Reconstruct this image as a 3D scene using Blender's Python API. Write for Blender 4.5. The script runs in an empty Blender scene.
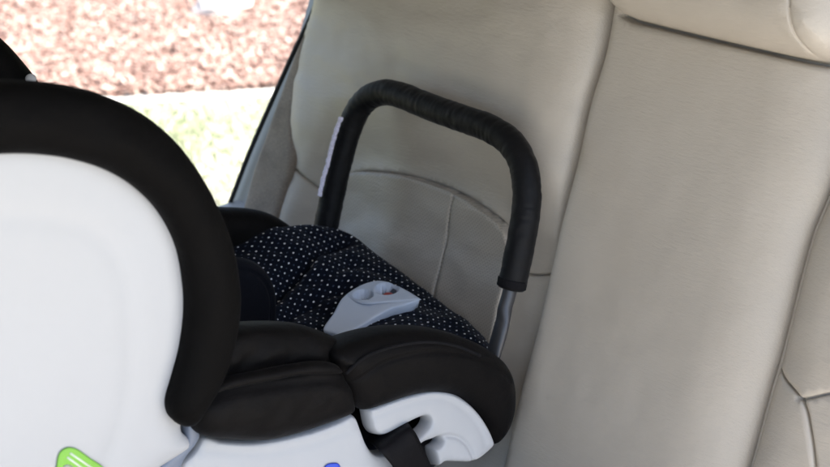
import bpy, math, random
import numpy as np
from mathutils import Vector, Matrix, noise
from mathutils.geometry import delaunay_2d_cdt

random.seed(4)
rng = np.random.default_rng(4)
S = bpy.context.scene
COL = S.collection

# ---------------------------------------------------------------- camera model
F_PX, CX, CY = 1300.0, 415.0, 233.5
D = 1.32
dX = np.array([-787 - CX, -(-286 - CY), F_PX]); dX /= np.linalg.norm(dX)
_w = -(dX[0] * .25 + dX[1]) / dX[2]
_U = np.array([.25, 1, _w]); _U /= np.linalg.norm(_U)
_N = np.cross(dX, _U)
if _N[2] > 0: _N = -_N
_r = math.radians(22)
_Z = _U * math.cos(_r) + _N * math.sin(_r)
_F = _N * math.cos(_r) - _U * math.sin(_r)
M = np.array([-dX, -_F, _Z])
CAM = np.array([.856, 0, 1.5])
BU = M @ _U                       # up the reclined backrest
BN = M @ _N                       # out of the backrest
BP = CAM - D * BN                 # a point of the backrest plane (below the camera foot)

def ray(px, py): return M @ np.array([(px - CX) / F_PX, -(py - CY) / F_PX, 1])
def on_plane(px, py, P, n):
    d = ray(px, py); return CAM + d * (np.dot(np.array(P) - CAM, n) / np.dot(n, d))
def atx(px, py, x): return on_plane(px, py, (x, 0, 0), np.array([1., 0, 0]))
def back(px, py, off=0.): return on_plane(px, py, BP + off * BN, BN)
def atz(px, py, z): return on_plane(px, py, (0, 0, z), np.array([0, 0, 1.]))

class Frame:
    def __init__(s, o, u, v, n):
        s.o, s.u, s.v, s.n = [np.array(a, float) for a in (o, u, v, n)]
    def to2(s, P): d = np.array(P) - s.o; return (float(d @ s.u), float(d @ s.v))
    def px(s, pts): return [s.to2(on_plane(x, y, s.o, s.n)) for x, y in pts]
    def to3(s, u, v, h): return s.o + u * s.u + v * s.v + h * s.n
def side(x): return Frame((x, 0, 0), (0, 1, 0), (0, 0, 1), (1, 0, 0))
def backf(off=0.): return Frame(BP + off * BN, (1, 0, 0), BU, BN)
def planef(P, n):
    n = np.array(n, float); n /= np.linalg.norm(n)
    u = np.cross((0, 0, 1.) if abs(n[2]) < .9 else (0, 1., 0), n); u /= np.linalg.norm(u)
    return Frame(P, u, np.cross(n, u), n)

# ---------------------------------------------------------------- curves
def spline(pts, closed=False, step=.006, corners=()):
    """Catmull-Rom through 2-D or 3-D points, resampled about every `step`; indices in corners stay sharp."""
    P = np.array(pts, float); n = len(P); out = []
    segs = n if closed else n - 1
    for i in range(segs):
        a, b = P[i], P[(i + 1) % n]
        p0 = P[(i - 1) % n] if (closed or i > 0) else a - (b - a)
        p3 = P[(i + 2) % n] if (closed or i < n - 2) else b + (b - a)
        L = np.linalg.norm(b - a)
        m1 = (b - p0) * L / (L + np.linalg.norm(a - p0) + 1e-9)
        m2 = (p3 - a) * L / (L + np.linalg.norm(p3 - b) + 1e-9)
        if i in corners: m1 = (b - a)
        if (i + 1) % n in corners: m2 = (b - a)
        k = max(1, int(math.ceil(L / step)))
        for j in range(k):
            t = j / k
            out.append((2*t**3-3*t**2+1)*a + (t**3-2*t**2+t)*m1 + (-2*t**3+3*t**2)*b + (t**3-t**2)*m2)
    if not closed: out.append(P[-1])
    return np.array(out)

def dist_poly(pts, line, closed):
    A = np.array(line); B = np.roll(A, -1, 0)
    if not closed: A, B = A[:-1], B[:-1]
    AB = B - A; L2 = (AB**2).sum(1) + 1e-18
    res = np.empty(len(pts))
    for s in range(0, len(pts), 4000):
        p = pts[s:s+4000]
        t = np.clip(((p[:, None] - A) * AB).sum(2) / L2, 0, 1)
        res[s:s+4000] = np.sqrt((((p[:, None] - A) - t[..., None] * AB)**2).sum(2)).min(1)
    return res

def inside(pts, poly):
    x, y = pts[:, 0], pts[:, 1]; c = np.zeros(len(pts), bool)
    P = np.array(poly)
    for a, b in zip(P, np.roll(P, -1, 0)):
        k = ((a[1] > y) != (b[1] > y))
        c ^= k & (x < (b[0] - a[0]) * (y - a[1]) / (b[1] - a[1] + 1e-18) + a[0])
    return c

def link(name, me, mat, parent=None, smooth=True):
    o = bpy.data.objects.new(name, me); COL.objects.link(o)
    if not isinstance(mat, (list, tuple)): mat = [mat]
    for m in mat: me.materials.append(m)
    if smooth:
        for p in me.polygons: p.use_smooth = True
    if parent: o.parent = parent
    return o

def fbm(x, y, z, s, oct=3):
    return noise.fractal(Vector((x * s, y * s, z * s)), 1.0, 2.0, oct)

def puff(name, fr, outline, mat, parent=None, T=.02, Tb=.0, R=.02, res=.008, grooves=(), slopes=(), extra=None,
         wr=0., wr_scale=20., wr_stretch=(1, 1), extra_vec=None, sink=0., seed=0., region=None, holes=()):
    """A cushion or panel: a closed outline filled with a fine mesh that rises from its rim by T within R."""
    O = np.array(outline)
    area = .5 * np.sum(O[:, 0] * np.roll(O[:, 1], -1) - np.roll(O[:, 0], -1) * O[:, 1])
    if area < 0: O = O[::-1]
    n = len(O)
    tan = np.roll(O, -1, 0) - np.roll(O, 1, 0); tan /= np.linalg.norm(tan, axis=1)[:, None] + 1e-12
    nin = np.stack([-tan[:, 1], tan[:, 0]], 1)
    pts = []
    last = 0.
    for f in (.03, .10, .22, .40, .62, .85):
        d = f * R
        if d - last < .0009: continue
        last = d
        q = O + nin * d
        if d > res: q = q[::max(1, int(d / res / 1.5))]
        k = inside(q, O); q = q[k]
        if len(q): pts.append(q[dist_poly(q, O, True) > .93 * d])
    lo, hi = O.min(0), O.max(0)
    gx, gy = np.meshgrid(np.arange(lo[0], hi[0], res), np.arange(lo[1], hi[1], res * .866))
    gx = gx + (np.arange(gx.shape[0]) % 2)[:, None] * res * .5
    g = np.stack([gx.ravel(), gy.ravel()], 1)
    g = g[inside(g, O)]
    g = g[dist_poly(g, O, True) > R * .85 + res * .4]
    for gr in grooves:
        if len(g): g = g[dist_poly(g, gr[0], False) > max(res * .45, gr[2] * 2.2)]
    pts.append(g)
    for gr in grooves:                                   # fine rows of vertices along each groove
        L = np.array(gr[0]); tt = np.gradient(L, axis=0); tt /= np.linalg.norm(tt, axis=1)[:, None] + 1e-12
        nn = np.stack([-tt[:, 1], tt[:, 0]], 1)
        for k in (-2., -1.2, -.6, 0, .6, 1.2, 2.):
            q = L + nn * k * gr[2]
            q = q[inside(q, O)]
            if len(q): pts.append(q[dist_poly(q, O, True) > .001])
    for (hc, hr) in holes:
        for f in (.5, .8, .93, 1.0, 1.1, 1.25):
            a = np.linspace(0, 2 * math.pi, 28, endpoint=False)
            pts.append(np.array(hc) + hr * f * np.stack([np.cos(a), np.sin(a)], 1))
    P = np.concatenate([O] + [p for p in pts if len(p)])
    edges = [(i, (i + 1) % n) for i in range(n)]
    r = delaunay_2d_cdt([Vector(p) for p in P], edges, [], 1, 1e-6)
    V = np.array([tuple(v) for v in r[0]]); faces = [tuple(f) for f in r[2]]
    d = dist_poly(V, O, True)
    on_rim = d < 1e-5
    prof = np.sqrt(np.clip(1 - (1 - np.clip(d / R, 0, 1))**2, 0, 1))
    h = (T + sink) * prof - sink
    fade = np.clip(d / R, 0, 1)
    for (line, RR, TT) in slopes:
        dd = dist_poly(V, line, False)
        h -= TT * (1 - np.sqrt(np.clip(1 - (1 - np.clip(dd / RR, 0, 1))**2, 0, 1)))
    if extra_vec is not None: h += extra_vec(V) * fade
    if extra is not None: h += np.array([extra(*v) for v in V]) * fade
    for gr in grooves:
        dd = dist_poly(V, gr[0], False); h -= gr[1] * np.exp(-(dd / gr[2])**2)
    if wr:
        h += np.array([wr * fbm(v[0] * wr_stretch[0] + seed, v[1] * wr_stretch[1], seed, wr_scale) for v in V]) * fade
    co = [tuple(fr.to3(v[0], v[1], a)) for v, a in zip(V, h)]
    fs = list(faces)
    if Tb > 0:
        m = len(co); idx = {}
        for i in range(m):
            if on_rim[i]: idx[i] = i
            else:
                idx[i] = len(co); co.append(tuple(fr.to3(V[i][0], V[i][1], -Tb * prof[i])))
        fs += [tuple(idx[i] for i in reversed(f)) for f in faces]
    me = bpy.data.meshes.new(name); me.from_pydata(co, [], fs); me.update()
    uv = me.uv_layers.new(name='UVMap')
    allV = np.concatenate([V, V[~on_rim]]) if Tb > 0 else V
    li = np.empty(len(me.loops), int); me.loops.foreach_get('vertex_index', li)
    uv.data.foreach_set('uv', allV[li].ravel())
    o = link(name, me, mat, parent)
    if region is not None:
        cen = np.array([V[list(f)].mean(0) for f in faces])
        k = inside(cen, region)
        for i, t in enumerate(k):
            if t: me.polygons[i].material_index = 1
    return o

def tube(name, path, r, mat, parent=None, seg=16, wr=0., wr_f=1., flat=None, caps=True):
    P = np.array(path, float); n = len(P)
    t = np.gradient(P, axis=0); t /= np.linalg.norm(t, axis=1)[:, None] + 1e-12
    nrm = np.cross(t[0], BN); nrm /= np.linalg.norm(nrm)
    co, fs = [], []; s = 0.
    for i in range(n):
        nrm = nrm - t[i] * (nrm @ t[i]); nrm /= np.linalg.norm(nrm); b = np.cross(t[i], nrm)
        if i: s += np.linalg.norm(P[i] - P[i-1])
        rr = r[i] if hasattr(r, '__len__') else r
        for k in range(seg):
            a = 2 * math.pi * k / seg
            q = rr
            if wr:
                q = rr * (1 + wr * (.35 + 1.3 * abs(noise.noise(Vector((s * 22, math.cos(a) * .8, math.sin(a) * .8 + 3))))) * noise.noise(Vector((s * 210 * wr_f, math.cos(a) * 1.2, math.sin(a) * 1.2)))
                          + .6 * wr * noise.noise(Vector((s * 60, math.cos(a) * 2, math.sin(a) * 2 + 7))))
            fl = flat[i] if flat is not None else 1.
            co.append(tuple(P[i] + q * (math.cos(a) * nrm + fl * math.sin(a) * b)))
    for i in range(n - 1):
        for k in range(seg):
            fs.append((i*seg+k, i*seg+(k+1) % seg, (i+1)*seg+(k+1) % seg, (i+1)*seg+k))
    if caps: fs += [tuple(reversed(range(seg))), tuple(range((n-1)*seg, n*seg))]
    me = bpy.data.meshes.new(name); me.from_pydata(co, [], fs); me.update()
    return link(name, me, mat, parent)

def box(name, lo, hi, mat, parent=None, bev=.006):
    import bmesh
    bm = bmesh.new(); bmesh.ops.create_cube(bm, size=1)
    lo, hi = np.array(lo), np.array(hi)
    for v in bm.verts: v.co = Vector((lo + hi) / 2 + np.array(v.co) * (hi - lo))
    bmesh.ops.bevel(bm, geom=list(bm.edges), offset=bev, segments=3, affect='EDGES')
    me = bpy.data.meshes.new(name); bm.to_mesh(me); bm.free()
    return link(name, me, mat, parent, smooth=False)

def empty(name, loc, label, cat, group=None):
    o = bpy.data.objects.new(name, None); COL.objects.link(o); o['label'] = label; o['category'] = cat
    o.empty_display_size = .05
    if group: o['group'] = group
    return o

# ---------------------------------------------------------------- materials
def new_mat(name):
    m = bpy.data.materials.new(name); m.use_nodes = True
    nt = m.node_tree; nt.nodes.clear()
    out = nt.nodes.new('ShaderNodeOutputMaterial'); b = nt.nodes.new('ShaderNodeBsdfPrincipled')
    nt.links.new(b.outputs[0], out.inputs[0])
    return m, nt, b
def N(nt, t, **kw):
    n = nt.nodes.new(t)
    for k, v in kw.items():
        if hasattr(n, k) and k not in ('Scale', 'Detail', 'Roughness', 'Strength', 'Distance'): setattr(n, k, v)
        else: n.inputs[k].default_value = v
    return n
def ramp(nt, src, stops):
    r = nt.nodes.new('ShaderNodeValToRGB'); nt.links.new(src, r.inputs[0])
    e = r.color_ramp.elements
    while len(e) < len(stops): e.new(.5)
    for q, (p, c) in zip(e, stops): q.position = p; q.color = (*c, 1)
    return r
def math_(nt, op, a, b=None, clamp=False):
    n = nt.nodes.new('ShaderNodeMath'); n.operation = op; n.use_clamp = clamp
    for i, v in enumerate((a, b)):
        if v is None: continue
        if isinstance(v, (int, float)): n.inputs[i].default_value = v
        else: nt.links.new(v, n.inputs[i])
    return n.outputs[0]
def bump(nt, b, h, strength, dist, prev=None):
    n = nt.nodes.new('ShaderNodeBump'); n.inputs['Strength'].default_value = strength; n.inputs['Distance'].default_value = dist
    nt.links.new(h, n.inputs['Height'])
    if prev is not None: nt.links.new(prev.outputs[0], n.inputs['Normal'])
    nt.links.new(n.outputs[0], b.inputs['Normal'])
    return n

def leather(name, c1, c2, rough=.38, perf=False, grain=420):
    m, nt, b = new_mat(name)
    tc = nt.nodes.new('ShaderNodeTexCoord')
    n1 = N(nt, 'ShaderNodeTexNoise', Scale=5., Detail=5., Roughness=.6); nt.links.new(tc.outputs['Object'], n1.inputs['Vector'])
    n2 = N(nt, 'ShaderNodeTexNoise', Scale=38., Detail=4., Roughness=.65); nt.links.new(tc.outputs['Object'], n2.inputs['Vector'])
    mixv = math_(nt, 'ADD', math_(nt, 'MULTIPLY', n1.outputs[0], .7), math_(nt, 'MULTIPLY', n2.outputs[0], .3))
    r = ramp(nt, mixv, [(.36, c1), (.62, c2)])
    col = r.outputs[0]
    vo = N(nt, 'ShaderNodeTexVoronoi', Scale=grain); vo.feature = 'DISTANCE_TO_EDGE'; nt.links.new(tc.outputs['Object'], vo.inputs['Vector'])
    n3 = N(nt, 'ShaderNodeTexNoise', Scale=150., Detail=3.); nt.links.new(tc.outputs['Object'], n3.inputs['Vector'])
    hgt = math_(nt, 'ADD', math_(nt, 'MINIMUM', vo.outputs['Distance'], .25), math_(nt, 'MULTIPLY', n3.outputs[0], .5))
    bp = bump(nt, b, hgt, .35, .0007)
    n4 = N(nt, 'ShaderNodeTexNoise', Scale=9., Detail=5., Roughness=.55)
    mp = nt.nodes.new('ShaderNodeMapping'); mp.inputs['Scale'].default_value = (1., 2.2, 2.2)
    nt.links.new(tc.outputs['Object'], mp.inputs[0]); nt.links.new(mp.outputs[0], n4.inputs['Vector'])
    bp = bump(nt, b, n4.outputs[0], .08, .005, bp)
    n5 = N(nt, 'ShaderNodeTexNoise', Scale=1., Detail=4., Roughness=.6); mp5 = nt.nodes.new('ShaderNodeMapping'); mp5.inputs['Scale'].default_value = (70., 330., 330.)
    nt.links.new(tc.outputs['Object'], mp5.inputs[0]); nt.links.new(mp5.outputs[0], n5.inputs['Vector'])
    bp = bump(nt, b, n5.outputs[0], .75, .0008, bp)
    vc = N(nt, 'ShaderNodeTexVoronoi', Scale=34.); vc.feature = 'DISTANCE_TO_EDGE'
    wp = nt.nodes.new('ShaderNodeVectorMath'); wp.operation = 'MULTIPLY_ADD'; wp.inputs[1].default_value = (.05, .05, .05)
    nt.links.new(n1.outputs['Color'], wp.inputs[0]); nt.links.new(tc.outputs['Object'], wp.inputs[2])
    nt.links.new(wp.outputs[0], vc.inputs['Vector'])
    cr = ramp(nt, vc.outputs['Distance'], [(.0, (0, 0, 0)), (.09, (1, 1, 1))])
    crm = math_(nt, 'MULTIPLY', cr.outputs[0], ramp(nt, n4.outputs[0], [(.45, (0, 0, 0)), (.62, (1, 1, 1))]).outputs[0])
    bp = bump(nt, b, crm, .10, .0010, bp)
    rr = ramp(nt, n2.outputs[0], [(.3, (rough - .06,) * 3), (.7, (rough + .1,) * 3)]); nt.links.new(rr.outputs[0], b.inputs['Roughness'])
    if perf:
        uv = nt.nodes.new('ShaderNodeUVMap'); uv.uv_map = 'UVMap'
        vm = nt.nodes.new('ShaderNodeVectorMath'); vm.operation = 'SCALE'; vm.inputs['Scale'].default_value = 1 / .0044
        rot = nt.nodes.new('ShaderNodeMapping'); rot.inputs['Rotation'].default_value = (0, 0, math.radians(45))
        nt.links.new(uv.outputs[0], rot.inputs[0]); nt.links.new(rot.outputs[0], vm.inputs[0])
        fr = nt.nodes.new('ShaderNodeVectorMath'); fr.operation = 'FRACTION'; nt.links.new(vm.outputs[0], fr.inputs[0])
        ds = nt.nodes.new('ShaderNodeVectorMath'); ds.operation = 'DISTANCE'; nt.links.new(fr.outputs[0], ds.inputs[0]); ds.inputs[1].default_value = (.5, .5, 0)
        mk = ramp(nt, ds.outputs['Value'], [(.17, (0, 0, 0)), (.27, (1, 1, 1))])
        mx = nt.nodes.new('ShaderNodeMix'); mx.data_type = 'RGBA'
        nt.links.new(mk.outputs[0], mx.inputs[0]); mx.inputs[6].default_value = (*[c * .72 for c in c1], 1); nt.links.new(col, mx.inputs[7])
        col = mx.outputs[2]
        bump(nt, b, mk.outputs[0], .3, .0006, bp)
    nt.links.new(col, b.inputs['Base Color'])
    return m

def fabric(name, c, rough=.85, weave=900, sheen=.15, wrinkle=.3, wr_scale=30., spec=.24):
    m, nt, b = new_mat(name)
    tc = nt.nodes.new('ShaderNodeTexCoord')
    n = N(nt, 'ShaderNodeTexNoise', Scale=14., Detail=4.); nt.links.new(tc.outputs['Object'], n.inputs['Vector'])
    r = ramp(nt, n.outputs[0], [(.3, [k * .8 for k in c]), (.7, [k * 1.25 for k in c])])
    nf = N(nt, 'ShaderNodeTexNoise', Scale=520., Detail=3., Roughness=.8); nt.links.new(tc.outputs['Object'], nf.inputs['Vector'])
    lint = ramp(nt, nf.outputs[0], [(.0, (.55, .55, .55)), (.55, (1.1, 1.1, 1.1)), (.70, (1.9, 1.9, 1.9)), (.80, (3.2, 3.2, 3.2))])
    mm = nt.nodes.new('ShaderNodeMix'); mm.data_type = 'RGBA'; mm.blend_type = 'MULTIPLY'; mm.inputs[0].default_value = 1.
    nt.links.new(r.outputs[0], mm.inputs[6]); nt.links.new(lint.outputs[0], mm.inputs[7])
    nt.links.new(mm.outputs[2], b.inputs['Base Color'])
    b.inputs['Roughness'].default_value = rough; b.inputs['Specular IOR Level'].default_value = spec
    b.inputs['Sheen Weight'].default_value = sheen; b.inputs['Sheen Roughness'].default_value = .4
    w = N(nt, 'ShaderNodeTexVoronoi', Scale=weave); nt.links.new(tc.outputs['Object'], w.inputs['Vector'])
    bp = bump(nt, b, w.outputs['Distance'], .4, .0006)
    n2 = N(nt, 'ShaderNodeTexNoise', Scale=wr_scale, Detail=3.); nt.links.new(tc.outputs['Object'], n2.inputs['Vector'])
    bump(nt, b, n2.outputs[0], wrinkle, .004, bp)
    return m

def plastic(name, c, rough=.4, grain=.08, metallic=0.):
    m, nt, b = new_mat(name)
    tc = nt.nodes.new('ShaderNodeTexCoord')
    n = N(nt, 'ShaderNodeTexNoise', Scale=7., Detail=6., Roughness=.6); nt.links.new(tc.outputs['Object'], n.inputs['Vector'])
    r = ramp(nt, n.outputs[0], [(.3, [k * .95 for k in c]), (.7, c)])
    nt.links.new(r.outputs[0], b.inputs['Base Color'])
    n2 = N(nt, 'ShaderNodeTexNoise', Scale=900., Detail=2.); nt.links.new(tc.outputs['Object'], n2.inputs['Vector'])
    rr = ramp(nt, n.outputs[0], [(.3, (rough - .05,) * 3), (.7, (rough + .07,) * 3)]); nt.links.new(rr.outputs[0], b.inputs['Roughness'])
    bump(nt, b, n2.outputs[0], grain, .0008)
    b.inputs['Metallic'].default_value = metallic
    return m

def polka(name):
    m, nt, b = new_mat(name)
    uv = nt.nodes.new('ShaderNodeUVMap'); uv.uv_map = 'UVMap'
    tc = nt.nodes.new('ShaderNodeTexCoord')
    nz = N(nt, 'ShaderNodeTexNoise', Scale=40., Detail=2.); nt.links.new(uv.outputs[0], nz.inputs['Vector'])
    wv = nt.nodes.new('ShaderNodeVectorMath'); wv.operation = 'MULTIPLY_ADD'
    nt.links.new(nz.outputs['Color'], wv.inputs[0]); wv.inputs[1].default_value = (.004, .004, 0); nt.links.new(uv.outputs[0], wv.inputs[2])
    mp = nt.nodes.new('ShaderNodeMapping'); mp.inputs['Rotation'].default_value = (0, 0, math.radians(38))
    mp.inputs['Scale'].default_value = (1 / .0096,) * 3
    nt.links.new(wv.outputs[0], mp.inputs[0])
    fr = nt.nodes.new('ShaderNodeVectorMath'); fr.operation = 'FRACTION'; nt.links.new(mp.outputs[0], fr.inputs[0])
    fl = nt.nodes.new('ShaderNodeVectorMath'); fl.operation = 'FLOOR'; nt.links.new(mp.outputs[0], fl.inputs[0])
    z0 = nt.nodes.new('ShaderNodeVectorMath'); z0.operation = 'MULTIPLY'; z0.inputs[1].default_value = (1, 1, 0); nt.links.new(fr.outputs[0], z0.inputs[0])
    ds = nt.nodes.new('ShaderNodeVectorMath'); ds.operation = 'DISTANCE'; nt.links.new(z0.outputs[0], ds.inputs[0]); ds.inputs[1].default_value = (.5, .5, 0)
    mk = ramp(nt, ds.outputs['Value'], [(.125, (1, 1, 1)), (.16, (0, 0, 0))])
    sp = nt.nodes.new('ShaderNodeSeparateXYZ'); nt.links.new(fl.outputs[0], sp.inputs[0])
    par = math_(nt, 'ABSOLUTE', math_(nt, 'MODULO', math_(nt, 'ADD', sp.outputs[0], sp.outputs[1]), 2.0))
    dot = ramp(nt, par, [(.4, (.88, .91, .95)), (.6, (.055, .07, .11))])
    mx = nt.nodes.new('ShaderNodeMix'); mx.data_type = 'RGBA'
    nt.links.new(mk.outputs[0], mx.inputs[0]); mx.inputs[6].default_value = (.0034, .0056, .0125, 1); nt.links.new(dot.outputs[0], mx.inputs[7])
    nt.links.new(mx.outputs[2], b.inputs['Base Color'])
    b.inputs['Roughness'].default_value = .8; b.inputs['Specular IOR Level'].default_value = .1; b.inputs['Sheen Weight'].default_value = .03
    w = N(nt, 'ShaderNodeTexVoronoi', Scale=1000.); nt.links.new(tc.outputs['Object'], w.inputs['Vector'])
    bp = bump(nt, b, w.outputs['Distance'], .4, .0006)
    n2 = N(nt, 'ShaderNodeTexNoise', Scale=42., Detail=3.); nt.links.new(tc.outputs['Object'], n2.inputs['Vector'])
    bump(nt, b, n2.outputs[0], .5, .005, bp)
    return m

LEA = ((.488, .437, .368), (.518, .466, .396))
m_leather = leather('cream_leather', *LEA)
m_perf = leather('perforated_leather', *[tuple(k * .95 for k in c) for c in LEA], perf=True)
m_taupe = fabric('taupe_suede', (.235, .195, .155), weave=700, sheen=.1)
m_black = fabric('black_cover_fabric', (.0028, .0023, .0024), rough=.62, sheen=.02, spec=.12, wrinkle=.3, wr_scale=42.)
m_blackh = fabric('black_head_cover_fabric', (.0014, .0012, .00125), rough=.7, sheen=.008, spec=.085, wrinkle=.5, wr_scale=40.)
m_black2 = fabric('black_piping_fabric', (.0070, .0068, .0078), wrinkle=.1, sheen=.01, spec=.1)
m_navy = fabric('navy_pad_fabric', (.0035, .0042, .0075), weave=900, sheen=.02, wrinkle=.3, spec=.15)
m_foam = fabric('black_grip_foam', (.0032, .0033, .0042), rough=.5, weave=1300, sheen=.05, wrinkle=.2, wr_scale=60., spec=.2)
m_white = plastic('white_shell_plastic', (.462, .472, .488), rough=.42, grain=.12)
m_dark = plastic('dark_base_plastic', (.014, .016, .025), rough=.5)
m_greyblue = plastic('blue_grey_plastic', (.54, .61, .71), rough=.33)
m_hinge = plastic('slate_grey_plastic', (.16, .19, .25), rough=.35)
m_recess = plastic('dark_recess_plastic', (.11, .125, .15), rough=.35)  # darker tone for the insides of the two round recesses
m_red = plastic('red_button_plastic', (.42, .05, .035), rough=.35)
m_tube = plastic('grey_tube_metal', (.085, .085, .09), rough=.42, metallic=.6)
m_polka = polka('polka_dot_fabric')
m_belt = fabric('black_belt_webbing', (.0055, .0052, .0062), rough=.5, weave=1500, sheen=.01, wrinkle=.05, spec=.1)
m_lace = fabric('white_hook_tape', (.70, .68, .82), weave=1800, sheen=0)
m_green = plastic('green_sticker_print', (.20, .50, .05), rough=.4)
m_pale = plastic('pale_sticker_print', (.72, .80, .66), rough=.4)
m_blue = plastic('blue_sticker_print', (.03, .08, .62), rough=.4)
m_trim = plastic('light_grey_trim', (.36, .36, .34), rough=.5)
m_rubber = plastic('black_rubber', (.012, .012, .012), rough=.6)
m_head = fabric('headliner_cloth', (.27, .255, .23), weave=500)
m_carpet = fabric('dark_carpet', (.10, .09, .08), weave=300)

# ================================================================= REAR SEAT
seat = empty('rear_seat', (0, 0, 0), 'cream leather rear bench seat with stitched panels and a headrest', 'car seat')
B0 = backf()
seamA = [(626, -60), (621, -20), (617, 15), (609, 57), (595, 103), (581, 165), (563, 235), (541, 332), (523, 398), (508, 467), (496, 525), (488, 570)]
seamB = [(860, -60), (855, 40), (843, 118), (830, 175), (806, 236), (776, 352), (764, 393), (744, 467), (727, 530), (716, 575)]
bolL = [(338, -60), (322, 0), (306, 60), (298, 110), (295.5, 140), (297, 160), (288, 190), (278, 232), (262, 300), (240, 400)]
step = .007
def q2(fr, pts, st=step, corners=()): return spline(fr.px(pts), False, st, corners)
A2, B2, L2 = q2(B0, seamA), q2(B0, seamB), q2(B0, bolL)

def join(*lines):
    out = []
    for l in lines:
        l = np.array(l)
        if out and np.linalg.norm(out[-1] - l[0]) < 1e-4: l = l[1:]
        if out and len(l) and np.linalg.norm(out[-1] - l[0]) > step * 1.5:
            k = int(np.linalg.norm(out[-1] - l[0]) / step)
            a = out[-1]
            out += [a + (l[0] - a) * j / k for j in range(1, k)]
        out += list(l)
    a, b = out[-1], out[0]; L = np.linalg.norm(a - b)
    k = int(L / step)
    if k > 1: out += [a + (b - a) * j / k for j in range(1, k)]
    elif L < 1e-4: out = out[:-1]
    return np.array(out)

# outer seat back: bolstered cushion with horseshoe insert
horse = q2(B0, [(318, 300), (328, 240), (338, 196), (352, 174), (381, 172), (408, 176), (432, 183), (457, 193), (478, 205), (507, 229), (512, 260), (505, 300), (488, 370), (470, 430)], .005)
mid_seam = q2(B0, [(457.5, 193), (451, 215), (445, 242), (434, 292), (420, 350)], .005)
low_l = q2(B0, [(297, 160), (312, 178), (326, 195), (340, 207)], .005)
low_r = q2(B0, [(512, 262), (526, 274), (553, 272.5)], .004)
strip_r = q2(B0, [(553, 273), (545, 294), (533, 340), (516, 410), (503, 467)], .006)
hp = join(horse)
def back_form(V):
    d = dist_poly(V, horse, False); k = inside(V, hp)
    h = np.where(k, -.010 * (1 - np.exp(-d / .03)) - .002 + .0 * d, .044 * (1 - np.exp(-(d / .075)**2)) - .018)
    return h
outl = join(A2[::-1], L2)
panel = puff('seat_back', B0, outl, [m_leather, m_perf], seat, T=.012, sink=.016, R=.012, res=.0075,
     grooves=[(horse, .010, .0015), (mid_seam, .014, .0011), (low_l, .010, .0017), (low_r, .008, .0014), (strip_r, .003, .003)],
     slopes=[(A2, .095, .062), (L2, .06, .03)], wr=.004, wr_scale=9., wr_stretch=(1, 1.6), seed=3., region=hp, Tb=.03, extra_vec=back_form)
panel['label'] = 'outer seat back panel with a perforated horseshoe insert'

# centre seat back
C_top = q2(backf(.014), [(624, 15.5), (634, 20.5), (655, 25.5), (700, 36.2), (760, 50), (810, 61.2), (840, 65)], .004)
out_mid = join(A2[::-1], B2)
mid = puff('centre_back', B0, out_mid, m_leather, seat, T=.016, sink=.004, R=.008, res=.0085,
     slopes=[(B2, .095, .042), (A2, .03, .004)], wr=.0012, wr_scale=8., wr_stretch=(1.4, 1), seed=11., Tb=.03,
     grooves=[(C_top, .022, .0028)])
# near seat back
R_far = q2(B0, [(1010, 0), (1010, 150), (1000, 300), (960, 467), (940, 575)])
near_seam = q2(B0, [(776, 366), (787, 380), (800, 392), (810, 404), (816, 424), (822, 467), (824, 520), (820, 590)], .005)
near_st = q2(B0, [(805, 399), (815, 398), (832, 394), (900, 384)], .005)
near = puff('seat_back', B0, join(B2, R_far[::-1]), m_leather, seat, T=.014, sink=.012, R=.012, res=.0085,
     grooves=[(near_seam, .014, .0012), (near_st, .008, .0014)], slopes=[(B2, .07, .035)], wr=.003, wr_scale=9., seed=23., Tb=.03)

# headrest of the centre place: a fat cushion standing on the top of the back
HR = backf(.018)
hr_out = spline(HR.px([(618, -40), (618, -6), (621, 8), (632, 17), (655, 24), (700, 35), (760, 49), (800, 57.5), (828, 61), (846, 54), (857, 34), (862, 0), (864, -60), (858, -120), (840, -150), (720, -175), (640, -165), (622, -130), (618, -90)]), True, .006)
hseam = q2(HR, [(826, 63), (817, 40), (818, 5), (822, -40), (828, -120)], .005)
hr = puff('headrest', HR, hr_out, m_leather, seat, T=.062, Tb=.05, R=.055, res=.008, grooves=[(hseam, .004, .0016)], wr=.003, wr_scale=12., seed=31.)
hr['label'] = 'padded leather headrest of the centre place'

# side wing of taupe suede beside the outer seat back
W0 = backf(.02)
wing_l = [(330, -40), (321, 0), (296, 61), (279, 108), (259, 165), (247, 207), (236, 250), (218, 310)]
wing_r = [(336, -40), (323, 0), (308, 60), (300, 110), (297.5, 140), (299, 160), (290, 190), (280, 232), (262, 310)]
wg = puff('side_wing', W0, join(q2(W0, wing_l), q2(W0, wing_r)[::-1]), m_taupe, seat, T=.012, Tb=.05, R=.014, res=.007, wr=.003, wr_scale=14., seed=5.)
wg['label'] = 'taupe suede side wing beside the seat back'
# seat shell behind, and bench cushion below
Sh = backf(-.05)
sh_out = spline(Sh.px([(330, -60), (1000, -60), (960, 560), (230, 480)]), True, .03, corners=(0, 1, 2, 3))
puff('back_board', Sh, sh_out, m_carpet, seat, T=.015, Tb=.05, R=.02, res=.04)
yb = float(back(505, 467)[1])
bench = Frame((-.05, .62, .43), (1, 0, 0), (0, 1, 0), (0, 0, 1))
bo = spline([(-.66, .30), (.66, .30), (.66, -.27), (-.66, -.27)], True, .02, corners=(0, 1, 2, 3))
puff('bench_cushion', bench, bo, m_leather, seat, T=.05, Tb=.16, R=.06, res=.02)

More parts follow.
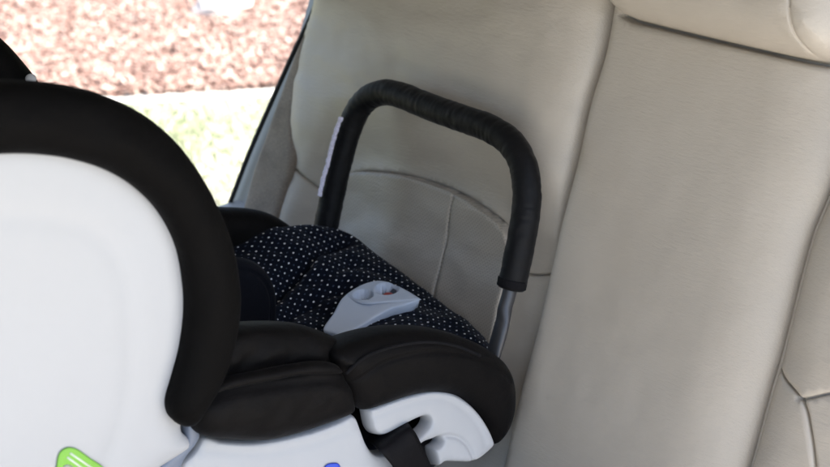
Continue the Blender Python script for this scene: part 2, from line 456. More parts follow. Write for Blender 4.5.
# ================================================================= CAR BODY
car = empty('car_body', (0, 0, 0), 'car body round the rear seat with grey door trim and black rubber seal', 'car')
tp = [(326, -30), (319, 4), (295, 56), (274, 103), (251, 156), (233, 203), (215, 247), (195, 300)]
xt = -.86
TF = backf(-.022)
trl = q2(TF, [(x - 1.5, y) for x, y in tp]); trr = q2(TF, [(x + 34, y) for x, y in tp])
puff('pillar_trim', TF, join(trl, trr[::-1]), m_trim, car, T=.012, Tb=.03, R=.012, res=.008)
ps = spline([back(x - 3.0, y, .004) for x, y in tp], False, .02)
tube('door_seal', ps, .0042, m_rubber, car, seg=10)
box('headliner', (-.95, -1.2, 1.66), (.70, 2.2, 1.72), m_head, car)
box('rear_bulkhead_blocker', (-.95, 1.55, .20), (.80, 1.60, 1.66), m_carpet, car)  # unseen, left without a window so it blocks sun from behind
def slab_x(name, pts, x0, x1, mat):
    co = [(x0, y, z) for y, z in pts] + [(x1, y, z) for y, z in pts]; n = len(pts)
    fs = [tuple(range(n)), tuple(reversed(range(n, 2*n)))] + [(i, i + n, (i + 1) % n + n, (i + 1) % n) for i in range(n)]
    me = bpy.data.meshes.new(name); me.from_pydata(co, [], fs); me.update()
    return link(name, me, mat, car, smooth=False)
slab_x('quarter_panel', [(1.12, .25), (1.13, .62), (1.16, .75), (1.33, 1.10), (1.50, 1.66), (1.55, 1.66), (1.55, .25)], -.93, -.88, m_trim)
slab_x('quarter_panel', [(1.42, .25), (1.44, .62), (1.47, 1.10), (1.50, 1.66), (1.55, 1.66), (1.55, .25)], .74, .79, m_trim)
slab_x('window_frame_blocker', [(-1.2, 1.17), (.42, 1.15), (.66, 1.115), (.88, 1.085), (1.06, 1.05), (1.36, 1.02), (1.56, 1.64), (1.56, 1.675), (-1.2, 1.675)], -.934, -.876, m_trim)  # unseen slab, brought down low to cut far-side light on the outer seat
box('door_pillar_blocker', (-.93, -1.2, .25), (-.88, .655, 1.13), m_trim, car)  # unseen, closes off the far opening to darken the outer seat
box('door_panel_blocker', (-.95, .655, .25), (-.885, 1.13, .65), m_trim, car)  # unseen, added below the opening to block light off the ground outside
box('front_light_blocker', (-.93, -.62, .27), (.08, -.56, 1.66), m_carpet, car)  # added out of view to block light from the front of the cabin
box('floor_pan', (-.85, -1.2, .24), (.72, 1.55, .27), m_carpet, car)
box('door_sill', (-.90, -1.0, .26), (-.852, 1.0, .34), m_trim, car)

# ================================================================= INFANT SEAT
inf = empty('infant_car_seat', (0, 0, 0), 'white shelled rear facing infant car seat with black covers and polka dot liner', 'infant seat')
XN, XF = -.18, -.635
def sp(fr, pts, closed=True, st=.006, corners=()): return spline(fr.px(pts), closed, st, corners)

# --- white head shell (near), fabric cover round its rim
f = side(XN - .022)
hs = [(-260, 540), (-260, 300), (-220, 200), (-150, 150), (-80, 128), (0, 122), (70, 128), (120, 148), (165, 185), (198, 235), (206, 290), (203, 345), (190, 395), (180, 418), (180, 430), (187.5, 438), (187, 446), (172, 457), (155, 468), (120, 500), (60, 560)]
ridge = sp(f, [(-200, 300), (-150, 235), (-60, 216), (20, 213), (70, 221), (100, 240), (116, 270), (123, 320), (122, 380), (110, 430), (80, 500)], False, .008)
shell = puff('head_shell', f, sp(f, hs), m_white, inf, T=.016, Tb=.004, R=.03, res=.010, grooves=[(ridge, .0014, .010)])
fc = side(XN + .002)
cv = [(-60, 88), (-30, 84), (0, 81.5), (35, 82), (70, 87), (105, 97), (140, 114), (170, 138), (195, 168), (215, 204), (230, 242), (237, 280), (237.5, 310), (232, 342), (222, 374), (208, 401), (196, 419), (188, 425), (178, 424), (170, 416), (168, 402), (174, 380), (182, 350), (186.5, 315), (185.5, 285), (178, 247), (160, 213), (135, 188), (105, 170), (70, 159), (35, 154), (0, 153.5), (-60, 160), (-130, 195), (-170, 260), (-185, 340), (-185, 430), (-205, 448), (-228, 430), (-232, 340), (-225, 240), (-180, 155), (-120, 110)]
cov = puff('head_cover', fc, sp(fc, cv), m_blackh, inf, T=.024, Tb=.05, R=.032, res=.006, wr=.0045, wr_scale=24., seed=2.)
pip = [(-60, 90), (0, 83.5), (35, 84), (70, 89), (105, 99), (140, 116), (170, 140), (194, 170), (213, 206), (228, 243), (235, 280), (235.5, 310), (230, 342), (220, 373)]
fp = side(XN - .006)
tube('piping', spline([atx(x, y, XN - .002) for x, y in pip], False, .006), .0028, m_black2, cov, seg=8)
# far side of the head
ff = side(XF + .01)
far2 = [(-140, 60), (-90, 22), (-50, 14), (-20, 24), (0, 38), (18, 57), (36, 80), (52, 108), (70, 150), (84, 200), (90, 260), (80, 320), (60, 360), (35, 350), (42, 300), (44, 250), (36, 190), (18, 140), (-10, 105), (-50, 90), (-100, 110)]
cov2 = puff('head_cover', ff, sp(ff, far2), m_blackh, inf, T=.03, Tb=.03, R=.03, res=.009, wr=.003, wr_scale=16., seed=7.)
fs2 = side(XF - .02)
puff('head_shell', fs2, sp(fs2, [(-140, 90), (-90, 50), (-50, 42), (0, 70), (36, 120), (56, 180), (62, 250), (50, 320), (20, 380), (-60, 420), (-160, 420)]), m_white, inf, T=.01, Tb=.02, R=.03, res=.012)
P = atx(31, 79, XF + .06)
import bmesh
def dome(name, P, r, n, mat, parent, flat=.5):
    bm = bmesh.new(); bmesh.ops.create_uvsphere(bm, u_segments=20, v_segments=12, radius=r)
    n = Vector(n).normalized(); rot = n.to_track_quat('Z', 'Y').to_matrix()
    for v in bm.verts: v.co = rot @ Vector((v.co.x, v.co.y, v.co.z * flat)) + Vector(P)
    me = bpy.data.meshes.new(name); bm.to_mesh(me); bm.free()
    return link(name, me, mat, parent)
dome('snap_button', P, .0065, (1, -.4, .6), m_white, cov2)

# --- lower white shell with the belt slot
fl = planef((XN - .034, .75, .72), (.97, -.06, .22))
lo = [(196, 432), (215, 436), (250, 437), (300, 427.5), (330, 417), (343, 411), (349, 414), (354, 426), (360, 441), (367, 449), (376, 449.5), (395, 444), (409, 433), (418.5, 424), (421, 418.5), (418, 414.5), (410, 416.5), (395, 424), (377, 433), (369, 432.5), (364, 427), (361, 415), (360.5, 406), (372, 401), (395, 393), (420, 387), (436, 387.5), (450, 392), (466, 404), (479, 421), (487, 440), (484, 446), (467, 459), (450, 460), (437, 460), (430, 464), (427, 455), (425.5, 446), (430, 443), (433.5, 438.5), (431.5, 435.5), (425, 437), (414, 441.5), (405, 452), (400, 475), (396, 505), (370, 540), (250, 560), (150, 550), (150, 500), (172, 470), (174, 459), (186, 447)]
arch = sp(fl, [(428, 435), (440, 432.5), (452, 436), (461, 446), (465, 457)], False, .003)
brd = sp(fl, [(364, 413), (390, 403), (420, 396.5), (440, 398), (458, 410), (470, 426), (476, 441)], False, .004)
brd2 = sp(fl, [(200, 446), (250, 449), (300, 440), (340, 426)], False, .005)
lsh = puff('lower_shell', fl, sp(fl, lo, st=.0035), m_white, inf, T=.020, Tb=.006, R=.006, res=.006, grooves=[(arch, .003, .0028), (brd, .0010, .004), (brd2, .0012, .005)])
fh = side(XN - .028)
puff('hinge_cover', fh, sp(fh, [(183, 420), (192, 421), (197, 430), (193, 441), (182, 455), (172, 474), (140, 480), (165, 452), (180, 440)], st=.004), m_hinge, inf, T=.012, Tb=.01, R=.007, res=.005)
# dark base between the two side shells
fb = side(-.41)
puff('base', fb, [fb.to2((0, y, z)) for y, z in spline([(.34, .62), (.42, .60), (.55, .66), (.72, .615), (.86, .60), (.945, .585), (.95, .53), (.85, .505), (.6, .5), (.36, .52)], True, .01)], m_dark, inf, T=.185, Tb=.19, R=.03, res=.015)
# far lower shell
fl2 = side(XF + .01)
far_lo = [(y, z) for y, z in spline([(.42, .74), (.60, .70), (.80, .66), (.93, .64), (.965, .60), (.93, .54), (.80, .51), (.45, .51), (.36, .60)], True, .008)]
puff('lower_shell', fl2, far_lo, m_white, inf, T=.006, Tb=.024, R=.02, res=.012)

# --- black side cushions on the near wall
bf = side(XN - .012)
belly_up = puff('belly_cover', side(XN - .035), sp(side(XN - .035), [(205, 345), (225, 330), (260, 325.5), (300, 326), (328, 334), (345, 345), (350, 362), (338, 378), (300, 392), (225, 402), (200, 385)]), m_black, inf, T=.024, Tb=.045, R=.022, res=.006, wr=.007, wr_scale=26., wr_stretch=(1, 2), seed=12.)
bl = side(XN - .014)
belly = puff('belly_cover', bl, sp(bl, [(190, 402), (207, 384), (228, 375), (268, 368), (305, 362), (326, 362), (340, 371), (348, 390), (348.5, 405), (340, 413), (300, 428), (262, 437.5), (228, 437), (200, 434), (191, 426)]), m_black, inf, T=.030, Tb=.05, R=.03, res=.006,
     grooves=[(sp(bl, [(203, 392), (222, 385), (268, 378), (320, 373), (342, 378)], False, .005), .004, .005)], wr=.006, wr_scale=16., wr_stretch=(1, 2), seed=14.)
ft = side(XN - .010)
foot = puff('foot_cover', ft, sp(ft, [(330, 352), (345, 344), (370, 335.5), (400, 330), (430, 330), (455, 335), (480, 345), (500, 359), (508, 372), (511, 388), (509, 412), (500, 432), (488, 443), (481, 431), (468, 409), (450, 396), (430, 391), (405, 394), (372, 405), (357, 408), (349, 398), (338, 376), (331, 363)]), m_black, inf, T=.026, Tb=.06, R=.034, res=.0055,
     grooves=[(sp(ft, [(345, 376), (362, 361), (390, 350), (425, 345), (455, 349), (480, 359), (500, 374)], False, .005), .0028, .003)], wr=.0025, wr_scale=14., seed=18.)
tube('piping', spline([np.array(atx(x, y, XN + .0115)) for x, y in [(346, 373.5), (363, 358), (391, 347), (426, 342), (456, 346), (480, 355.5)]], False, .005), .0022, m_black2, foot, seg=8)
ffd = side(XN + .006)
puff('fold', ffd, sp(ffd, [(203, 391), (222, 379), (255, 371.5), (300, 363), (322, 361), (336, 364.5), (341, 371), (330, 373.5), (300, 374.5), (258, 382), (226, 388.5), (210, 393)]), m_black, belly, T=.010, Tb=.01, R=.008, res=.005, wr=.002, wr_scale=25., seed=51.)
# far wall
fw = side(XF + .015)
puff('belly_cover', fw, sp(fw, [(170, 215), (200, 207), (225, 207), (250, 208.5), (268, 213), (283, 221), (297, 232), (330, 262), (330, 300), (280, 320), (180, 300)]), m_black, inf, T=.03, Tb=.02, R=.035, res=.007, wr=.003, wr_scale=18., seed=21.)
fw2 = side(XF + .012)
puff('foot_cover', fw2, [(y, z) for y, z in spline([(.90, .74), (.96, .735), (1.01, .705), (1.03, .66), (1.0, .60), (.93, .58), (.86, .62)], True, .006)], m_black, inf, T=.02, Tb=.03, R=.03, res=.008)

# --- inner pad: a bent sheet from head to foot
prof = spline([(.375, 1.02), (.40, .94), (.46, .84), (.56, .74), (.68, .68), (.82, .655), (.93, .655), (1.0, .63), (1.01, .58)], False, .02)
co, fs = [], []
xs = np.linspace(XF + .03, XN - .05, 14)
for (y, z) in prof:
    for x in xs:
        k = abs((x + .41) / .2); co.append((x, y, z + .03 * k**3))
nx = len(xs)
for i in range(len(prof) - 1):
    for j in range(nx - 1): fs.append((i*nx+j, i*nx+j+1, (i+1)*nx+j+1, (i+1)*nx+j))
me = bpy.data.meshes.new('inner_pad'); me.from_pydata(co, [], fs); me.update()
ip = link('inner_pad', me, m_black, inf); sm = ip.modifiers.new('thickness', 'SOLIDIFY'); sm.thickness = .02; sm.offset = -1

# --- polka dot liner: plump saddle of fabric
ctrl = [((240, 246), -.585), ((255, 235), -.585), ((275, 226), -.585), ((292, 223), -.585), ((315, 224), -.58), ((334, 228), -.572),
        ((250, 280), -.515), ((275, 290), -.50), ((300, 266), -.515), ((325, 245), -.535),
        ((345, 240), -.545), ((380, 264), -.475), ((400, 280), -.43), ((430, 303), -.37), ((455, 320), -.31), ((485, 340), -.25),
        ((325, 262), -.49), ((345, 270), -.47), ((310, 300), -.455), ((275, 320), -.44), ((330, 320), -.42), ((360, 285), -.44),
        ((300, 345), -.38), ((360, 335), -.34), ((400, 318), -.33), ((440, 330), -.28)]
C3 = np.array([atx(*p, x) for p, x in ctrl])
C3 = np.vstack([C3, [(-.60, .80, .76), (-.45, .74, .70), (-.30, .74, .71), (-.24, .84, .70), (-.24, .93, .69)]])
def rbf_fit(X, z, lam=.0006):
    d = np.linalg.norm(X[:, None] - X[None], axis=2)
    K = d**2 * np.log(d + 1e-9); n = len(X)
    Pm = np.c_[np.ones(n), X]
    A = np.block([[K + lam * np.eye(n), Pm], [Pm.T, np.zeros((3, 3))]])
    return np.linalg.solve(A, np.r_[z, 0, 0, 0])
W = rbf_fit(C3[:, :2], C3[:, 2])
def liner_h(u, v):
    q = np.array([u, v]); d = np.linalg.norm(C3[:, :2] - q, axis=1)
    return float((d**2 * np.log(d + 1e-9)) @ W[:len(C3)] + W[-3] + W[-2] * u + W[-1] * v)
flat = Frame((0, 0, 0), (1, 0, 0), (0, 1, 0), (0, 0, 1))
def surf_xy(px, py):
    d = ray(px, py); t = .9
    for t in np.arange(1.0, 2.2, .002):
        p = CAM + d * t
        if p[2] < liner_h(p[0], p[1]): return (p[0], p[1])
    return (p[0], p[1])
g1 = spline([surf_xy(*p) for p in [(345, 238), (325, 244), (303, 262), (288, 279), (272, 292)]], False, .004)
g2 = spline([surf_xy(*p) for p in [(345, 285), (322, 293), (300, 306), (285, 318)]], False, .004)
g3 = spline([surf_xy(*p) for p in [(352, 262), (330, 272), (308, 284)]], False, .004)
lin_out = spline([(-.61, .78), (-.612, .86), (-.608, .95), (-.60, 1.03), (-.57, 1.065), (-.50, 1.07), (-.42, 1.075), (-.34, 1.07), (-.27, 1.055), (-.235, 1.02), (-.225, .94), (-.228, .84), (-.24, .76), (-.32, .70), (-.42, .68), (-.53, .70)], True, .006)
def lin_extra(u, v): return 0
LV = puff('liner', flat, lin_out, m_polka, inf, T=.0, R=.03, res=.005,
          grooves=[(g1, .020, .011), (g2, .012, .010), (g3, .006, .009)], wr=.006, wr_scale=20., seed=41.)
dO = None
me = LV.data
V = np.array([tuple(v.co) for v in me.vertices])
dd = dist_poly(V[:, :2], lin_out, True)
for i, v in enumerate(me.vertices):
    e = np.clip(dd[i] / .035, 0, 1)
    v.co.z += liner_h(v.co.x, v.co.y) - .05 * (1 - math.sqrt(max(0, 1 - (1 - e)**2)))
me.update()
uvl = me.uv_layers['UVMap']
for lp in me.loops:
    c = me.vertices[lp.vertex_index].co
    uvl.data[lp.index].uv = (c.x - .85 * c.z, c.y - .3 * c.z)
LV['label'] = 'navy liner with white and grey polka dots'

# --- harness pad beside the liner
hp_f = side(-.43)
pad = puff('harness_pad', hp_f, sp(hp_f, [(205, 262), (232, 257), (250, 260), (264, 270), (272, 286), (274, 308), (270, 330), (240, 345), (200, 335)], st=.004), m_navy, inf, T=.018, Tb=.02, R=.022, res=.005,
     grooves=[(sp(hp_f, [(225, 266), (246, 269), (258, 279), (264, 294), (264, 318)], False, .004), .004, .003)])

# --- harness adjuster housing
Pb = atx(378, 296, -.378)
ftop = planef(Pb, (.07, -.02, .997))
topo = [(346.5, 294.4), (353.5, 289.7), (364.3, 284.3), (376.6, 281.3), (385.9, 282), (396.7, 285.9), (409, 292), (421.4, 299.6), (408, 301.5), (392, 302.3), (379.7, 303.2), (367.4, 304.4), (359.7, 303), (353.5, 300)]
h1 = ftop.to2(on_plane(363.2, 296, Pb, ftop.n)); h2 = ftop.to2(on_plane(386.7, 290, Pb, ftop.n))
R1, R2 = .0138, .0165
def hol(u, v):
    h = 0.
    for (c, r, dp) in ((h1, R1, .016), (h2, R2, .017)):
        d = math.hypot(u - c[0], v - c[1]) / r
        h += -dp * min(1, max(0, (1.0 - d) / .06)) + .0008 * math.exp(-((d - 1.07) / .05)**2)
        if r == R1: h += .0035 * math.exp(-((d - .62) / .09)**2)
    return h
ring = [(h2[0] + R2 * .93 * math.cos(a), h2[1] + R2 * .93 * math.sin(a)) for a in np.linspace(0, 2 * math.pi, 28, endpoint=False)]
bt = puff('buckle_top', ftop, sp(ftop, topo, st=.003, corners=(0, 7)), [m_greyblue, m_recess], inf, region=ring, T=.002, Tb=0., R=.0035, res=.0018, extra=hol, holes=[(h1, R1), (h1, R1 * .62), (h2, R2)])
c1 = Vector(ftop.to3(h1[0], h1[1], 0))
for p in bt.data.polygons:
    q = p.center - c1; q = q - Vector(ftop.n) * q.dot(Vector(ftop.n))
    if R1 * .66 > q.length: p.material_index = 1
pa, pg = on_plane(346.5, 294.4, Pb, ftop.n), on_plane(421.4, 299.6, Pb, ftop.n)
_q = surf_xy(338, 333); pq = np.array((_q[0], _q[1], liner_h(*_q) + .013))
nf = np.cross(pg - pa, pq - pa)
if nf @ (Pb - CAM) > 0: nf = -nf
ffr = planef(pa, nf)
fro = [(346.5, 294.4), (353.5, 299.5), (359.7, 302.6), (367.4, 304), (379.7, 302.8), (392, 301.9), (421.4, 299.6), (404.4, 306), (392, 309.4), (379.7, 315.4), (364.3, 325.4), (353.5, 331.5), (350, 340), (333.4, 334), (323.4, 330), (333.4, 313.7), (341, 300)]
puff('buckle_front', ffr, sp(ffr, fro, st=.003, corners=(0, 6)), m_greyblue, inf, T=.0025, Tb=.02, R=.005, res=.004)
rb = ftop.to3(h2[0] + .002, h2[1] + .001, -.0085)
dome('release_button', rb, .0075, ftop.n, m_red, bt, .45)
# near flap of the liner in front of the housing is part of the liner surface

# --- carry handle
HO = .075
hpts = [(511, 289), (517, 262), (522.5, 234), (526.5, 205), (526.5, 184), (522, 162), (511, 143), (491, 129), (470, 121), (448, 113.5), (420, 103), (403, 96), (388, 92.5), (374, 95), (362, 104), (353, 120), (346, 140), (339, 165), (333, 192), (326, 226), (318, 262)]
hpath = spline([back(x, y, HO) for x, y in hpts], False, .0022)
L = np.r_[0, np.cumsum(np.linalg.norm(np.diff(hpath, axis=0), axis=1))]
rad = np.full(len(hpath), .0186); rad[0] = .0160; rad[1] = .0180; rad[-1] = .015
handle = tube('handle_grip', hpath, rad, m_foam, inf, seg=28, wr=.06, wr_f=.8)
handle['label'] = 'black padded grip sleeve of the carry handle'
hem = spline([back(x, y, HO) for x, y in [(513, 279), (511.3, 287)]], False, .002)
tube('hem', hem, .0193, m_black2, handle, seg=28, wr=.03)
tp_ = [(511.5, 284), (508, 298), (505, 308), (503, 320), (499, 336), (493, 356), (488, 380)]
tpath = spline([back(x, y, HO + .004 * i / 2) for i, (x, y) in enumerate(tp_)], False, .004)
n = len(tpath); s_ = np.linspace(0, 1, n)
fl_ = np.where(s_ < .28, 1, np.clip(1 - (s_ - .28) * 4, .62, 1))
tube('handle_tube', tpath, .0092 + .0022 * np.clip((s_ - .25) * 5, 0, 1), m_tube, inf, seg=20, flat=fl_)
tp2 = [back(x, y, HO) for x, y in [(322, 245), (312, 290), (305, 330)]]
tube('handle_tube', spline(tp2, False, .006), .0092, m_tube, inf, seg=16)
# white hook tape along the sleeve's far leg
lac = spline([back(x, y, HO + .024) for x, y in [(341, 117), (334, 138), (328, 162), (323, 180), (319.5, 196)]], False, .002)
nl = len(lac)
rw = .0033 + np.array([.0012 * noise.noise(Vector((i * .33, 0, 0))) for i in range(nl)])
tube('hook_tape', lac + np.array([[.0012 * noise.noise(Vector((i * .25, 5, 0))), 0, .001 * noise.noise(Vector((i * .3, 9, 0)))] for i in range(nl)]), rw, m_lace, handle, seg=8)

# --- stickers on the white shell
fg = side(XN - .0045)
stk = puff('green_sticker', fg, sp(fg, [(56, 500), (57, 462), (60, 452), (67, 447.5), (76, 448.5), (90, 458), (104, 468), (125, 500)], st=.003), m_green, shell, T=.0008, Tb=.0005, R=.002, res=.006)
fg2 = side(XN - .0036)
puff('sticker_print', fg2, sp(fg2, [(60, 500), (60, 472), (66, 464.5), (74, 468), (84, 500)], st=.003), m_pale, stk, T=.0004, Tb=.0003, R=.001, res=.006)
for a, b in (((70, 453), (92, 468)), ((67, 457), (82, 468))):
    tube('sticker_print', [atx(*a, XN - .0037), atx(*b, XN - .0037)], .0012, m_pale, stk, seg=6)
fbl = Frame(fl.o + fl.n * .0215, fl.u, fl.v, fl.n)
puff('blue_sticker', fbl, sp(fbl, [(324, 475), (325, 466), (331, 463), (339, 464), (341, 475)], st=.002), m_blue, lsh, T=.001, Tb=.0005, R=.002, res=.005)

# ================================================================= SEAT BELT
rows = [((366, 440), (402, 413), XN - .03), ((371, 443), (405, 418), XN - .012), ((377, 448.5), (411, 427), XN + .016), ((381, 452), (415.5, 433), XN + .022),
        ((387, 459), (422, 446), XN + .027), ((393, 467), (431, 466), XN + .029), ((402, 485), (440, 490), XN + .030), ((408, 505), (446, 512), XN - .03)]
La = spline([atx(*r[0], r[2]) for r in rows], False, .004); Lb = spline([atx(*r[1], r[2]) for r in rows], False, .004)
k = 60
def rs(Lx):
    s = np.r_[0, np.cumsum(np.linalg.norm(np.diff(Lx, axis=0), axis=1))]; t = np.linspace(0, s[-1], k)
    return np.stack([np.interp(t, s, Lx[:, i]) for i in range(3)], 1)
La, Lb = rs(La), rs(Lb)
co, fs = [], []
for a, b in zip(La, Lb):
    for j in range(9): co.append(tuple(a + (b - a) * j / 8))
for i in range(k - 1):
    for j in range(8): fs.append((i*9+j, i*9+j+1, (i+1)*9+j+1, (i+1)*9+j))
me = bpy.data.meshes.new('seat_belt'); me.from_pydata(co, [], fs); me.update()
bel = link('seat_belt', me, m_belt); sm = bel.modifiers.new('thickness', 'SOLIDIFY'); sm.thickness = .0014; sm.offset = 0
bel['label'] = 'black woven seat belt threaded through the slot of the white shell'; bel['category'] = 'seat belt'

# ================================================================= OUTSIDE
def ground_mat(name, cols, scale, rough=.95, bmp=.01):
    m, nt, b = new_mat(name)
    tc = nt.nodes.new('ShaderNodeTexCoord')
    n = N(nt, 'ShaderNodeTexNoise', Scale=scale, Detail=6., Roughness=.65); nt.links.new(tc.outputs['Object'], n.inputs['Vector'])
    st = [(.3 + .4 * i / (len(cols) - 1), c) for i, c in enumerate(cols)]
    r = ramp(nt, n.outputs[0], st); nt.links.new(r.outputs[0], b.inputs['Base Color'])
    b.inputs['Roughness'].default_value = rough
    bump(nt, b, n.outputs[0], .5, bmp)
    return m
m_lawn = ground_mat('lawn_grass', [(.065, .078, .04), (.095, .105, .055), (.125, .125, .075)], 6.)
m_dry = ground_mat('dry_lawn', [(.15, .145, .12), (.18, .172, .145), (.21, .198, .17)], 6.)
m_drive = ground_mat('driveway_concrete', [(.36, .35, .33), (.42, .41, .39), (.46, .45, .43)], 3.)
m_kerb = ground_mat('kerb_concrete', [(.40, .385, .36), (.47, .455, .43)], 20.)
m_soil = ground_mat('mulch_soil', [(.14, .08, .06), (.20, .12, .09), (.26, .17, .13)], 12.)
m_stone = ground_mat('pale_stone', [(.5, .48, .44), (.62, .6, .56)], 14.)

def poly_sheet(name, pts, z, mat, kind='structure'):
    me = bpy.data.meshes.new(name); me.from_pydata([(x, y, z) for x, y in pts], [], [tuple(range(len(pts)))]); me.update()
    o = link(name, me, mat, None, smooth=False)
    if kind: o['kind'] = kind
    return o
poly_sheet('ground', [(-150, -150), (150, -150), (150, 150), (-150, 150)], 0, m_lawn)
poly_sheet('dry_lawn', [(-4.3, 1.1), (-1.3, 1.1), (-1.3, 3.4), (-4.3, 3.4)], .004, m_dry)
poly_sheet('driveway', [(-1.3, -40), (9, -40), (9, 40), (-1.3, 40)], .004, m_drive)
K0, K1 = atz(162, 107, 0)[:2], atz(271, 101, 0)[:2]
kd = (K1 - K0) / np.linalg.norm(K1 - K0); kn = np.array([-kd[1], kd[0]])
if kn[0] > 0: kn = -kn
WB = float((atz(55, 8, 0)[:2] - K0) @ kn)
def strip(a, b, w0, w1): return [tuple(K0 + kd * a + kn * w0), tuple(K0 + kd * b + kn * w0), tuple(K0 + kd * b + kn * w1), tuple(K0 + kd * a + kn * w1)]
# kerb as a real step
pts = strip(-8, 10, 0, .20)
co = [(x, y, 0.) for x, y in pts] + [(x, y, .02) for x, y in pts]
me = bpy.data.meshes.new('kerb'); me.from_pydata(co, [], [(0, 1, 5, 4), (1, 2, 6, 5), (2, 3, 7, 6), (3, 0, 4, 7), (4, 5, 6, 7)]); me.update()
ob = link('kerb', me, m_kerb, None, smooth=False); ob['kind'] = 'structure'
poly_sheet('mulch_bed', strip(-8, 10, .20, WB), .012, m_soil)

def chip_mat(name, cols, rough=.9):
    m, nt, b = new_mat(name)
    at = nt.nodes.new('ShaderNodeAttribute'); at.attribute_name = 'tone'
    r = ramp(nt, at.outputs['Fac'], [(i / (len(cols) - 1), c) for i, c in enumerate(cols)])
    nt.links.new(r.outputs[0], b.inputs['Base Color']); b.inputs['Roughness'].default_value = rough
    return m
m_chip = chip_mat('bark_mulch', [(.11, .062, .050), (.20, .120, .096), (.29, .195, .162), (.44, .36, .31)])
m_blade = chip_mat('grass_blades', [(.28, .34, .18), (.40, .44, .29), (.53, .54, .42), (.66, .64, .55)], .8)
def scatter(name, n, gen, faces, mat, label, cat):
    vs, tones = gen(n); m_ = vs.shape[1]
    F = np.array(faces); fs = (F[None] + (np.arange(n) * m_)[:, None, None]).reshape(-1, F.shape[1])
    me = bpy.data.meshes.new(name); me.from_pydata([tuple(v) for v in vs.reshape(-1, 3)], [], [tuple(f) for f in fs]); me.update()
    a = me.attributes.new('tone', 'FLOAT', 'POINT'); a.data.foreach_set('value', np.repeat(tones, m_))
    o = link(name, me, mat, None, smooth=False); o['kind'] = 'stuff'; o['label'] = label; o['category'] = cat
def gen_chip(n):
    a = rng.uniform(-1.3, 3.0, n); w = rng.uniform(.09, WB + .03, n)
    c = K0 + kd * a[:, None] + kn * w[:, None]
    L_, W_, H_ = rng.uniform(.005, .024, n), rng.uniform(.003, .008, n), rng.uniform(.003, .008, n)
    box_ = np.array([(i, j, k) for i in (-1, 1) for j in (-1, 1) for k in (-1, 1)], float)
    v = box_[None] * np.stack([L_, W_, H_], 1)[:, None]
    th, ti = rng.uniform(0, 2 * np.pi, n), rng.normal(0, .45, n)
    x = v[..., 0] * np.cos(ti)[:, None] - v[..., 2] * np.sin(ti)[:, None]; z = v[..., 0] * np.sin(ti)[:, None] + v[..., 2] * np.cos(ti)[:, None]
    X = x * np.cos(th)[:, None] - v[..., 1] * np.sin(th)[:, None]; Y = x * np.sin(th)[:, None] + v[..., 1] * np.cos(th)[:, None]
    base = .02 + .03 * rng.random(n)
    return np.stack([X + c[:, :1], Y + c[:, 1:], z + base[:, None]], 2), rng.random(n)
scatter('mulch_chips', 48000, gen_chip, [(0, 1, 3, 2), (4, 6, 7, 5), (0, 4, 5, 1), (2, 3, 7, 6), (0, 2, 6, 4), (1, 5, 7, 3)], m_chip,
        'red brown bark mulch spread in the bed beyond the kerb', 'mulch')
def gen_blade(n):
    n1 = int(n * .85)
    c = np.empty((n, 2))
    c[:n1] = np.stack([rng.uniform(-4.6, -1.4, n1), rng.uniform(1.0, 3.3, n1)], 1)
    t = rng.uniform(-2, 3.0, n - n1); w = rng.uniform(WB - .02, WB + .9, n - n1); c[n1:] = K0 + kd * t[:, None] + kn * w[:, None]
    dk = (c[:n1] - K0) @ kn
    bad = np.where(dk > rng.normal(.02, .035, n1))[0]; c[bad] = K0 + kd * rng.uniform(-.8, 1.6, len(bad))[:, None] - kn * rng.uniform(.02, .9, len(bad))[:, None]
    h = rng.uniform(.015, .045, n); th = rng.uniform(0, 2 * np.pi, n); w = rng.uniform(.0018, .0035, n)
    lx, ly = rng.normal(0, .02, n), rng.normal(0, .02, n)
    dx, dy = np.cos(th) * w, np.sin(th) * w
    v = np.zeros((n, 5, 3))
    v[:, 0] = np.stack([c[:, 0] - dx, c[:, 1] - dy, np.zeros(n)], 1); v[:, 1] = np.stack([c[:, 0] + dx, c[:, 1] + dy, np.zeros(n)], 1)
    v[:, 2] = np.stack([c[:, 0] + dx * .8 + lx * .4, c[:, 1] + dy * .8 + ly * .4, h * .6], 1)
    v[:, 3] = np.stack([c[:, 0] - dx * .8 + lx * .4, c[:, 1] - dy * .8 + ly * .4, h * .6], 1)
    v[:, 4] = np.stack([c[:, 0] + lx, c[:, 1] + ly, h], 1)
    pat = np.array([noise.noise(Vector((p[0] * 2.2, p[1] * 2.2, 0))) for p in c])
    return v, np.clip(.5 + pat * .7 + rng.normal(0, .15, n), 0, 1)
v_faces = [(0, 1, 2), (0, 2, 3), (3, 2, 4)]
scatter('grass', 45000, gen_blade, v_faces, m_blade, 'sunlit patchy lawn grass outside the open car door', 'grass')
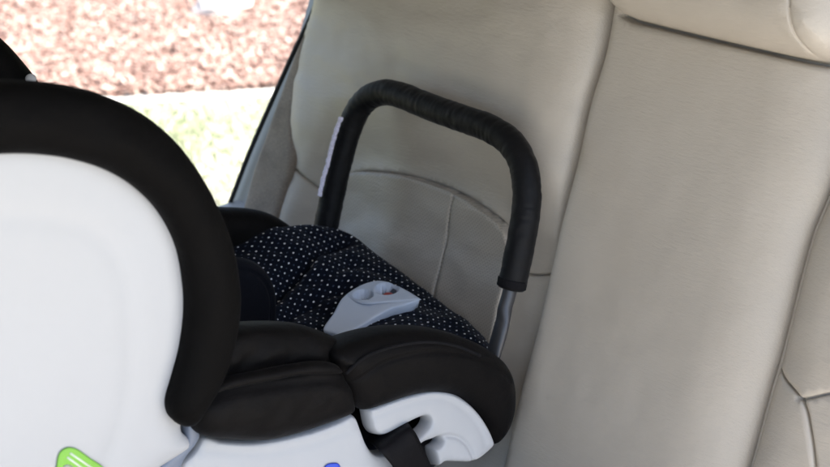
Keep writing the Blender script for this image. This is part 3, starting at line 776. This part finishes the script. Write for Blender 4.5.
# pale stone in the bed
def stone(P, r, nm, label):
    bm = bmesh.new(); bmesh.ops.create_icosphere(bm, subdivisions=4, radius=1)
    for v in bm.verts:
        d = 1 + .22 * noise.noise(v.co * 1.6 + Vector((P[0], P[1], 0))) + .05 * noise.noise(v.co * 6)
        v.co = Vector((v.co.x * r[0] * d + P[0], v.co.y * r[1] * d + P[1], max(v.co.z, -.4) * r[2] * d + P[2]))
    me = bpy.data.meshes.new(nm); bm.to_mesh(me); bm.free()
    o = link(nm, me, m_stone); o['label'] = label; o['category'] = 'stone'
Pst = atz(222, 6, .06)
stone((Pst[0], Pst[1], .05), (.10, .14, .10), 'pale_stone', 'large pale stone lying at the back of the mulch bed')

# ================================================================= LIGHT, CAMERA
w = bpy.data.worlds.new('World'); S.world = w; w.use_nodes = True
nt = w.node_tree; bg = nt.nodes['Background']
sky = nt.nodes.new('ShaderNodeTexSky'); sky.sky_type = 'NISHITA'; sky.sun_disc = False
SUN_EL, SUN_AZ = math.radians(60), math.radians(42)      # azimuth from +Y towards +X
sky.sun_elevation = SUN_EL; sky.sun_rotation = SUN_AZ
sky.air_density = 1.0; sky.dust_density = 3.0; sky.ozone_density = 1.0
nt.links.new(sky.outputs[0], bg.inputs[0]); bg.inputs[1].default_value = .11
ld = bpy.data.lights.new('sun', 'SUN'); ld.energy = 5.0; ld.angle = math.radians(.5); ld.color = (1, .95, .88)
lo_ = bpy.data.objects.new('sun', ld); COL.objects.link(lo_)
sd = Vector((math.sin(SUN_AZ) * math.cos(SUN_EL), math.cos(SUN_AZ) * math.cos(SUN_EL), math.sin(SUN_EL)))
lo_.rotation_euler = sd.to_track_quat('Z', 'Y').to_euler()
lo_.location = sd * 10

cd = bpy.data.cameras.new('camera'); cam = bpy.data.objects.new('camera', cd); COL.objects.link(cam)
mw = Matrix(((M[0, 0], M[0, 1], -M[0, 2], CAM[0]), (M[1, 0], M[1, 1], -M[1, 2], CAM[1]), (M[2, 0], M[2, 1], -M[2, 2], CAM[2]), (0, 0, 0, 1)))
cam.matrix_world = mw
cd.sensor_width = 36; cd.lens = F_PX / 830 * 36; cd.clip_start = .02; cd.clip_end = 500
cd.dof.use_dof = True; cd.dof.focus_distance = 1.56; cd.dof.aperture_fstop = 5.4
S.camera = cam
S.view_settings.view_transform = 'Standard'; S.view_settings.look = 'None'
S.view_settings.exposure = 2.12; S.view_settings.gamma = 1
S.cycles.use_denoising = True
S.cycles.max_bounces = 10; S.cycles.diffuse_bounces = 6
